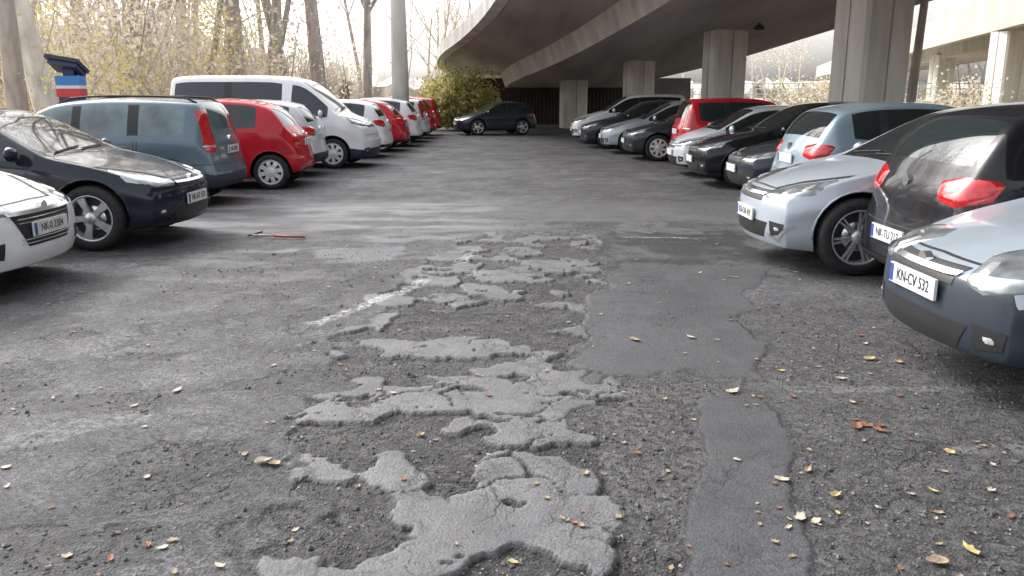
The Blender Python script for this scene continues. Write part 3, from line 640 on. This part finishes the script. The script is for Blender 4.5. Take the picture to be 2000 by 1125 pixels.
M_b2=mat("bridge_fascia_concrete",(.36,.34,.295),.85,noise=(.6,.2,9,(1,1,.4)),bump=(25,.2))
deck("highway_bridge",sec2,[10,24,40,60,80,120],[M_b2,M_concd,M_b2,M_dark],[2,1,3,1,0,1,0,1,2,2,2,1,2,2])
def pillar(x,y,wd,z1,dp=None,rot=0):
    m=MB(); dp=dp or wd; h=wd/2;hd=dp/2;c=.07
    pr=[(-h+c,-hd),(-.03,-hd),(-.03,-hd+.04),(.03,-hd+.04),(.03,-hd),(h-c,-hd),(h,-hd+c),(h,hd-c),(h-c,hd),(-h+c,hd),(-h,hd-c),(-h,.04),(-h+.03,.04),(-h+.03,-.04),(-h,-.04),(-h,-hd+c)]
    K=len(pr);zs=[-.3,z1*.33,z1*.66,z1]; vs=[(p[0],p[1],z) for z in zs for p in pr]
    fs=[(a*K+q,a*K+(q+1)%K,(a+1)*K+(q+1)%K,(a+1)*K+q) for a in range(3) for q in range(K)]
    m.add(vs,fs,0); m.add(vs[-K:],[tuple(range(K))],0)
    o=m.build("concrete_pillar",[M_pil,M_dark]); o.location=(x,y,0); o.rotation_euler=(0,0,rot); return o
pillar(7.58,18,1.26,4.2,1.0,.38); pillar(6.75,27,1.15,3.7,.85,.34); pillar(5.1,34,1.05,3.0,.85,.3); pillar(3.07,42,1.2,2.5,.9,.25)
pillar(21.2,36,1.5,4.2,1.2,.1); pillar(28.4,56,1.2,4.2,1.1,.1)
clp=MB(); clp.tube([(0,0,.12),(0,0,.30)],[.03,.03],8,0); clp.tube([(0,0,0),(0,0,.06),(0,0,.14)],[.13,.17,.1],14,0); o=clp.build("ceiling_lamp",[M_dark]); o.location=(7.3,25.3,3.44)
ab=MB(); ab.box((3.5,47.5,1.2),(6.5,.3,1.35),0)
for q in range(60): ab.box((-2.8+q*.2,47.15,.9),(.03,.03,.9),1)
ab.build("abutment_wall",[mat("shade_dark_wall",(.05,.042,.038),.9,noise=(.8,.4,5,(1,1,1))),mat("shade_dark_slats",(.07,.06,.055),.7)])  # deep shade under the ramp is put into the wall and slat colours
eb=MB()
eb.add([(9,52,0),(60,52,0),(60,56,1.3),(9,56,1.3),(60,90,1.4),(9,90,1.4)],[(0,1,2,3),(3,2,4,5)],0)
eb.build("embankment",[mat("embankment_soil",(.50,.47,.40),.95,noise=(.8,.3,8,(1,1,1)),bump=(4,.5))])
rl=MB(); rm=mat("railing_metal",(.45,.46,.47),.5,noise=(3,.15,3,(1,1,1)))
for q in range(37): rl.box((7+q*1.0,56,1.85),(.03,.03,.55),0)
for z in(1.7,2.05,2.4): rl.tube([(7,56,z),(43,56,z)],[.035,.035],6,0)
rl.build("guard_railing",[rm])

# ------------------------------------------------------------------ lamp post, ticket machine
lp=MB(); lp.tube([(0,0,0),(0,0,3),(0,0,7),(0,0,11)],[.29,.27,.22,.17],12,0)
lp.tube([(0,0,10.6),(.6,-.2,11.3),(2.0,-.6,11.6)],[.06,.06,.05],8,1); lp.box((2.3,-.7,11.6),(.35,.14,.07),1)
o=lp.build("concrete_lamp_post",[M_pil,mat("lamp_metal",(.4,.41,.42),.5)]); o.location=(-3.68,27.8,0)
tm=bpy.data.objects.new("parking_ticket_machine",None); COL.objects.link(tm); tm.location=(-8.15,15.6,0)
m=MB(); m.tube([(0,0,0),(0,0,1.2)],[.07,.07],10,0); m.box((0,0,1.3),(.19,.12,.42),0); m.box((0,0,1.80),(.22,.13,.085),1); m.box((0,0,1.685),(.22,.13,.028),2); m.box((0,0,1.58),(.22,.131,.075),3); m.box((0,0,1.94),(.1,.06,.06),0)
R_=Matrix.Rotation(math.radians(9),3,'Y')@Matrix.Rotation(math.radians(-24),3,'X'); m.box((-.03,0,2.10),(.30,.24,.035),4,R_); m.box((-.03,-.02,2.03),(.26,.2,.04),0,R_)
m.box((.0,-.125,1.25),(.12,.006,.16),2)
m.build("housing",[mat("machine_navy",(.03,.04,.09),.5),mat("machine_blue",(.04,.22,.55),.5),mat("machine_white",(.7,.7,.7),.5),mat("machine_red",(.55,.05,.06),.5),mat("solar_panel",(.015,.02,.03),.4)],tm)

# ------------------------------------------------------------------ trees
M_bark=mat("bark_gray",(.42,.37,.33),.9,noise=(6,.3,6,(1,1,.25)),bump=(30,.6))
M_barkp=mat("bark_pale",(.66,.63,.58),.9,noise=(4,.25,6,(1,1,.4)),bump=(20,.4))
M_twig=mat("twigs_hazed",(.56,.50,.44),.9,noise=(2,.2,4,(1,1,1)))  # twigs coloured pale to put overexposed haze into them
LF=[mat("foliage_yellow",(.70,.61,.26),.7,noise=(.6,.2,4,(1,1,1)),trans=.45),mat("foliage_ochre",(.64,.54,.38),.7,noise=(.6,.2,4,(1,1,1)),trans=.45),mat("foliage_hazed",(.72,.66,.58),.7,noise=(.6,.15,4,(1,1,1)),trans=.45),mat("foliage_olive",(.32,.35,.10),.7,noise=(.6,.3,4,(1,1,1)),trans=.35)]  # haze over the woodland is painted in by paling the leaf colours
def grow(m,p,d,length,rad,depth,tips,mi=0,tw=1):
    n_=4 if depth>0 else 3; pts=[p];rs=[rad];q=Vector(p);dd=Vector(d)
    for i in range(n_):
        dd=(dd+Vector((random.gauss(0,.10),random.gauss(0,.10),random.gauss(.02,.06)))*(1 if depth<3 else .4)).normalized(); q=q+dd*length/n_; pts.append(q.copy()); rs.append(rad*(1-.62*(i+1)/n_))
        if depth>0 and i>=1:
            for _ in range(2):
                a=random.uniform(0,6.28); u=dd.orthogonal().normalized(); s_=(Matrix.Rotation(a,3,dd)@u); nd=(dd*random.uniform(.45,.9)+s_*random.uniform(.5,.95)+Vector((0,0,.15))).normalized()
                grow(m,q.copy(),nd,length*random.uniform(.42,.62),rs[-1]*random.uniform(.45,.65),depth-1,tips,mi,tw)
    m.tube(pts,rs,7 if depth>=3 else(5 if depth==2 else 3),mi if depth>=2 else tw,cap=False); tips.append((q.copy(),depth))
def leafcloud(centers,cnt,size,spread):
    c=np.array(centers); ii=rng.integers(0,len(c),cnt); p=c[ii,:3]+rng.normal(0,1,(cnt,3))*(c[ii,3:4] if c.shape[1]>3 else spread)
    p[:,2]=np.abs(p[:,2]-.1)+.1; s_=size*rng.uniform(.5,1.4,cnt)
    a=rng.normal(0,1,(cnt,3)); a/=np.linalg.norm(a,axis=1)[:,None]; b=np.cross(a,rng.normal(0,1,(cnt,3))); b/=np.linalg.norm(b,axis=1)[:,None]
    a=a*s_[:,None];b=b*s_[:,None]*.65
    return np.stack([p-a,p-b*.9,p+a,p+b],1).reshape(-1,3), ii
def cloud_obj(name,VV,mi,mats):
    Fq=np.arange(len(VV)).reshape(-1,4); return npmesh(name,VV,Fq,mats,mi)
def tree(name,x,y,h,r,depth=3,lean=(0,0),pale=False,leaves=0,lmis=(0,1,2),lw=(.2,.3,.5),ls=.06):
    m=MB();tips=[]
    grow(m,Vector((0,0,-.1)),Vector((lean[0],lean[1],1)).normalized(),h,r,depth,tips)
    e=bpy.data.objects.new(name,None); COL.objects.link(e); e.location=(x,y,0)
    m.build("trunk_and_limbs",[M_barkp if pale else M_bark,M_twig],e)
    if leaves:
        cs=[(t.x,t.y,t.z,.35) for t,d in tips if t.z>2]
        VV,ii=leafcloud(cs,leaves,ls,.35); mi=rng.choice(lmis,leaves,p=lw)
        lo=cloud_obj("crown_leaves",VV,mi,LF); lo.parent=e
tree("autumn_tree",-12.1,20.5,9,.28,lean=(.02,0),leaves=1500)
tree("birch_tree",-12.0,22,9,.36,lean=(-.06,0),pale=True,leaves=1500)
tree("bare_tree",9.62,20.3,7.5,.13,lean=(.03,0.02),leaves=120)
tree("bare_tree",-13.5,30,12,.42,leaves=2500); tree("bare_tree",-10.5,32,12,.38,lean=(.03,0),leaves=2500)
tree("bare_tree",-9.0,40,13,.42,lean=(-.05,0),leaves=2500)
tree("bare_tree",-8.0,46,12,.30,leaves=1000)
m=MB(); tips=[]
for q in range(46):
    y=random.uniform(28,80); x=-y*random.uniform(.13,.75)-1.5
    if x>-9.5: x=-9.5-random.uniform(0,8)
    grow(m,Vector((x,y,0)),Vector((random.gauss(0,.06),0,1)).normalized(),random.uniform(9,16),random.uniform(.12,.36),2,tips,0,1)
for q in range(700):
    y=random.uniform(22,60); x=-y*random.uniform(.12,.8)
    if x>-9.3: x=-9.3-random.uniform(0,9)
    hh=random.uniform(2.5,7.5); p=[Vector((x,y,0))]
    for i in range(4): p.append(p[-1]+Vector((random.gauss(0,.4),random.gauss(0,.4),hh/4)))
    m.tube(p,[.03,.026,.02,.014,.008],3,1,cap=False); tips.append((p[-1],0)); tips.append((p[2],0))
wood=bpy.data.objects.new("autumn_woodland",None); COL.objects.link(wood)
m.build("trunks",[M_bark,M_twig],wood)
cs=[(t.x,t.y,t.z,.9) for t,d in tips]; NLV=64000
VV,ii=leafcloud(cs,NLV,.088,.9)
cid=rng.choice([0,1,2],len(cs),p=[.05,.25,.70]); mi=np.where(rng.uniform(0,1,NLV)<.75,cid[ii],rng.choice([0,1,2],NLV,p=[.08,.32,.6]))
lo=cloud_obj("leaves",VV,mi,LF); lo.parent=wood
us=[]
for q in range(46):
    y=random.uniform(20,36); x=-y*random.uniform(.2,.75)
    if x>-9.5: x=-9.5-random.uniform(0,3)
    us.append((x,y,random.uniform(.6,4.0),random.uniform(.35,.8)))
for q in range(12): us.append((random.uniform(-12.5,-10),random.uniform(30,33),random.uniform(1.5,4.4),.4))
VV,ii=leafcloud(us,14000,.055,.6); cid=rng.choice([0,1,2],len(us),p=[.5,.1,.4]); mi=np.where(rng.uniform(0,1,14000)<.8,cid[ii],rng.choice([0,1,2],14000))
cloud_obj("yellow_shrubs",VV,mi,LF)
us=[(-2.9+random.gauss(0,.75),39.5+random.gauss(0,.6),abs(random.gauss(1.2,.55)),.32) for _ in range(60)]
VV,ii=leafcloud(us,12000,.085,.3); cid=rng.choice([0,3,3,1],len(us)); mi=np.where(rng.uniform(0,1,12000)<.75,cid[ii],rng.choice([0,1,3],12000))
cloud_obj("green_bush",VV,mi,LF)
m=MB();tips=[]
for q in range(22):
    y=random.uniform(52,80); x=random.uniform(.2,.62)*y
    grow(m,Vector((x,y,1)),Vector((0,0,1)),random.uniform(3,6.5),random.uniform(.05,.12),2,tips,0,1)
for q in range(14):
    y=random.uniform(62,80); x=random.uniform(-.14,-.05)*y
    grow(m,Vector((x,y,0)),Vector((0,0,1)),random.uniform(7,11),random.uniform(.08,.18),2,tips,0,1)
far=bpy.data.objects.new("distant_trees",None); COL.objects.link(far); m.build("trunks",[M_twig,M_twig],far)
cs=[(t.x,t.y,t.z,.6) for t,d in tips]; VV,ii=leafcloud(cs,8000,.07,.6); lo=cloud_obj("leaves",VV,rng.choice([1,2],8000,p=[.15,.85]),LF); lo.parent=far
us=[(random.uniform(11.5,15.5),random.uniform(36,40),abs(random.gauss(.9,.5)),.4) for _ in range(26)]+[(random.uniform(17,34),random.uniform(33,46),abs(random.gauss(.8,.4)),.5) for _ in range(40)]
VV,ii=leafcloud(us,13000,.07,.5); cloud_obj("roadside_shrubs",VV,rng.choice([1,2,3],13000,p=[.45,.4,.15]),LF)
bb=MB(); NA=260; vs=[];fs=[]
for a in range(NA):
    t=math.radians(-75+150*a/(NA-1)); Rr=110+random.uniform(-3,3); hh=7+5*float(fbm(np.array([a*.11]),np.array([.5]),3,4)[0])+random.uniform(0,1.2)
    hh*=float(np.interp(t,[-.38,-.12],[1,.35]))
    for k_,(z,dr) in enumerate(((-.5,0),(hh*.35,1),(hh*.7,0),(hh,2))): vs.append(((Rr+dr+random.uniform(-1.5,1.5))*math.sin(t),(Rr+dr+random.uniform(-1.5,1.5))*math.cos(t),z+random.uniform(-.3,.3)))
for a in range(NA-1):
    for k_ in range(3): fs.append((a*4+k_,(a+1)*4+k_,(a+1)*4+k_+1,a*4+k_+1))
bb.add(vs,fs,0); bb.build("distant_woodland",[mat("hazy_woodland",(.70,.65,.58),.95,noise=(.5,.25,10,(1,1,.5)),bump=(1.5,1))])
print("DONE",len(bpy.data.objects))
